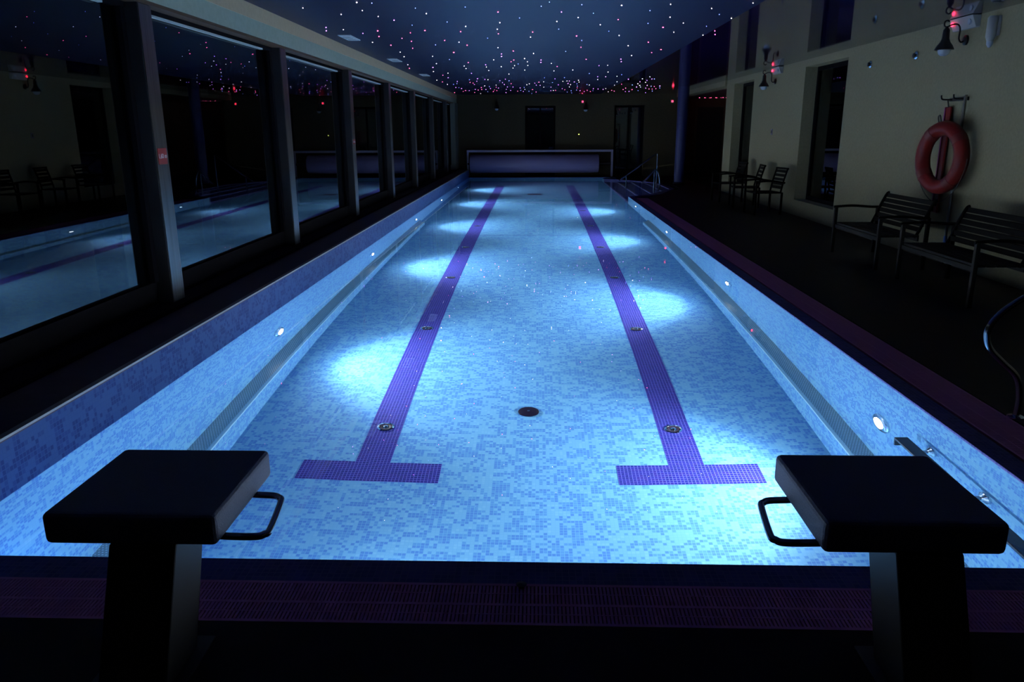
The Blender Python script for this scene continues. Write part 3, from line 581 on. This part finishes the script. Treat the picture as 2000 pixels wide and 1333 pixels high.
tag(MB().lathe([(.016, 0), (.012, -.012)], (1.493, 28.398, 1.463), axis='Y', n=12).build('status_light', M_ledgreen, smooth=True), 'tiny yellow green status light on the end wall', 'indicator light')
r = empty('wall_sensor', (WR, 9.0, 2.5)); tag(r, 'upright white cylindrical sensor on the wall right of the near lantern', 'sensor')
MB().box(-.03, 0, -.045, .045, .06, .26).build('bracket', M_white, r, bevel=.004)
MB().lathe([(.03, .0), (.05, .05), (.05, .24), (.035, .26)], (-.07, 0, 0), n=20).build('sensor_body', M_white, r, smooth=True)
MB().lathe([(.012, -.06), (.032, -.03), (.034, 0.002)], (-.07, 0, 0), n=20).build('sensor_tip', M_globe, r, smooth=True)
for y, lab in ((10.8, 'small chrome eyelet spotlight in the wall, nearer the lantern'), (12.22, 'small chrome eyelet spotlight in the wall, nearer the recessed window')):
    r = empty('eyelet_spotlight', (WR, y, 2.52)); tag(r, lab, 'spotlight', 'eyelet spotlights in the cream wall')
    MB().lathe([(.055, 0), (.055, -.015), (.035, -.03)], axis='X', n=20).build('chrome_ring', M_chrome, r, smooth=True)
    MB().lathe([(.028, -.02), (.03, -.05), (.02, -.055)], axis='X', n=16).build('dark_eye', M_black, r, smooth=True)
r = empty('light_switch', (WR, 16.93, 1.55)); tag(r, 'small dark switch on the cream wall above the armchairs', 'switch')
MB().box(-.012, 0, -.045, .045, -.06, .06).build('switch_plate', mat('violet_grey_plastic', (.12, .11, .2), .4), r, bevel=.003)
MB().box(-.02, -.011, -.02, .02, -.03, .03).build('rocker', M_black, r, bevel=.002)
# depth signs on the pillars
def depth_sign(y, z, h, label):
    r = empty('depth_sign', (-2.858, y, z)); tag(r, label, 'sign', 'red depth signs on the pillars')
    sp_ = MB().box(0, .003, -.07, .07, -h/2, h/2).build('sign_plate', M_redsign, r)
    tc = bpy.data.curves.new('t', 'FONT'); tc.body = '1,60 m'; tc.size = .048; tc.align_x = 'CENTER'; tc.align_y = 'CENTER'; tc.extrude = .0004
    to = bpy.data.objects.new('t', tc); scene.collection.objects.link(to); bpy.context.view_layer.update()
    me = bpy.data.meshes.new_from_object(to.evaluated_get(bpy.context.evaluated_depsgraph_get())); bpy.data.objects.remove(to)
    me.materials.clear(); me.materials.append(M_sgnw)
    o = bpy.data.objects.new('lettering', me); scene.collection.objects.link(o); o.parent = sp_
    o.matrix_local = Matrix(((0, 0, 1, .0036), (1, 0, 0, 0), (0, 1, 0, 0), (0, 0, 0, 1)))
depth_sign(5.955, 1.425, .12, 'red sign reading 1,60 m on the nearest visible pillar')
depth_sign(12.355, 1.445, .07, 'small red sign on the pillar further along the windows')

# lifebuoy with its wall bracket, rescue board and pole
r = empty('pole_bracket', (WR, 9.62, 1.93)); tag(r, 'steel two armed wall bracket holding the lifebuoy and rescue gear', 'bracket')
MB().box(-.02, 0, -.24, .16, -.02, .02).build('wall_bar', M_dsteel, r, bevel=.003)
for yy in (-.18, .10): MB().tube(curve_pts([(0, yy, 0), (-.10, yy, 0), (-.14, yy, .01), (-.15, yy, .05)], 4), .009).build('hook', M_dsteel, r, smooth=True)
r = empty('lifebuoy', (4.74, 9.42, 1.27), -.0); tag(r, 'round red lifebuoy hanging on the cream wall', 'lifebuoy')
ax = Vector((-math.sin(.17), math.cos(.17), 0)); rp = []
R0, r0 = .335, .084
for k in range(48):
    a = 2*PI*k/48; rp.append(ax * (R0 * math.cos(a)) + Vector((0, 0, R0 * math.sin(a))))
MB().tube(rp, r0, n=16, closed=True).build('ring', M_red, r, smooth=True)
MB().tube(curve_pts([ax*.10 + Vector((-.02, 0, .40)), ax*.12 + Vector((-.02, 0, .46)), ax*.09 + Vector((-.02, 0, .475)), ax*.06 + Vector((-.02, 0, .40))], 5), .008).build('hanging_loop', M_rope, r, smooth=True)
gl = [ax * (.43 * math.cos(a)) + Vector((.0, 0, .43 * math.sin(a) - (.10 if 3.5 < a < 5.9 else 0) * (1 - abs(a - 4.7) / 1.2 if abs(a-4.7) < 1.2 else 0))) for a in [2*PI*k/40 for k in range(20, 41)]]
MB().tube(gl, .005, n=6).build('grab_rope', M_rope, r, smooth=True)
for q in (6, 18, 30, 42): MB().tube(rp[q:q+3], r0 + .003, n=16).build('reflective_band', M_band, r, smooth=True)
r = empty('rescue_board', (WR - .035, 9.74, .55)); tag(r, 'narrow red rescue board hanging behind the lifebuoy', 'rescue board')
MB().prism([(-.015, -.075), (.015, -.075), (.015, .075), (-.015, .075)], 0.05, 1.30).build('board', M_red, r, bevel=.012)
MB().tube([(-.022, .03, .1), (-.022, .03, 1.28)], .009).build('side_strap', mat('magenta_strap', (.25, .02, .15), .5), r)
MB().tube([(0, 0, 1.28), (-.02, 0, 1.37)], .008).build('hanging_cord', M_rope, r)
r = empty('rescue_pole', (WR - .05, 9.365, .02)); tag(r, 'steel rescue pole leaning upright against the wall behind the lifebuoy', 'pole')
MB().tube([(0, 0, 0), (0, 0, 1.95)], .017, n=12).build('shaft', M_steel, r, smooth=True)
MB().tube([(0, 0, .12), (0, 0, .34)], .021, n=12).build('lower_grip', M_blue, r, smooth=True)
MB().tube([(0, 0, 1.1), (0, 0, 1.42)], .021, n=12).build('upper_grip', M_blue, r, smooth=True)

# ================================================================ BENCHES, CHAIRS, TABLE
def bench(y0, y1, label):
    r = empty('slatted_bench', (3.95, (y0+y1)/2, .012)); tag(r, label, 'bench', 'slatted benches along the cream wall'); h = (y1-y0)/2
    for s in (-1, 1):
        MB().box(-.02, .02, s*h-.02, s*h+.02, 0, .60).build('leg', M_seat, r, bevel=.004)
        MB().box(.52, .56, s*h-.02, s*h+.02, 0, .60).build('leg', M_bench, r, bevel=.004)
        MB().tube(curve_pts([(-.03, s*h, .60), (.2, s*h, .615), (.45, s*h, .60), (.55, s*h, .60)], 4), .016).build('armrest', M_bench, r, smooth=True)
        MB().tube(curve_pts([(.44, s*(h-.06), .36), (.50, s*(h-.06), .5), (.55, s*(h-.06), .64), (.61, s*(h-.06), .77), (.64, s*(h-.06), .79)], 4), .018).build('back_post', M_bench, r, smooth=True)
    st = MB()
    for k in range(5): st.box(.02 + k*.09, .10 + k*.09, -h, h, .375, .40)
    st.build('seat', M_seat, r, bevel=.003)
    MB().box(0, .02, -h, h, .33, .375).box(.44, .46, -h, h, .33, .375).build('seat_frame', M_seat, r)
    bk = MB()
    for k in range(6):
        x = .475 + .028 * k; z = .43 + .060 * k
        bk.box(x, x + .018, -h+.05, h-.05, z, z + .052)
    bk.build('backrest', M_bench, r, bevel=.003)
    return r
bench(9.02, 10.38, 'dark slatted metal bench left of the lifebuoy'); bench(7.0, 8.45, 'dark slatted metal bench nearest the camera, right of the lifebuoy')
def armchair(x, y, rz, label):
    r = empty('armchair', (x, y, .012), rz); tag(r, label, 'armchair', 'dark armchairs by the wall')
    for sx in (-.27, .24):
        for s in (-1, 1): MB().box(sx-.018, sx+.018, s*.27-.018, s*.27+.018, 0, .62 if sx < 0 else .42).build('leg', M_bench, r, bevel=.004)
    sm = MB()
    for k in range(6): sm.box(-.27 + k*.088, -.19 + k*.088, -.26, .26, .40, .425)
    sm.build('seat', M_bench, r, bevel=.003)
    for s in (-1, 1): MB().tube(curve_pts([(-.30, s*.28, .62), (0, s*.28, .64), (.28, s*.28, .60)], 4), .018).build('armrest', M_bench, r, smooth=True)
    b = MB()
    for s in (-1, 1): b.tube([(.22, s*.24, .40), (.27, s*.24, .65), (.33, s*.24, .86)], .017)
    for k in range(5): b.box(.235 + .019*k, .250 + .019*k, -.24, .24, .48 + k*.076, .53 + k*.076)
    b.tube([(.33, -.26, .86), (.33, .26, .86)], .02)
    b.build('backrest', M_bench, r)
    return r
armchair(4.42, 15.35, .12, 'dark slatted armchair beside the near recessed window'); armchair(4.42, 16.75, -.08, 'dark slatted armchair, middle seat under the far lantern'); armchair(4.38, 18.1, .1, 'dark slatted armchair in front of the far recessed window')
# lamp outside, seen through the windows
r = empty('garden_lamp', (-8.0, 44.3, 0)); tag(r, 'amber garden lamp glowing in the dark beyond the windows', 'garden lamp')
MB().tube([(0, 0, 0), (0, 0, 2.35)], .035).build('post', M_black, r)
MB().lathe([(.03, 2.33), (.11, 2.40), (.12, 2.47), (.05, 2.55)], n=16).build('lamp_head', M_amber, r, smooth=True)
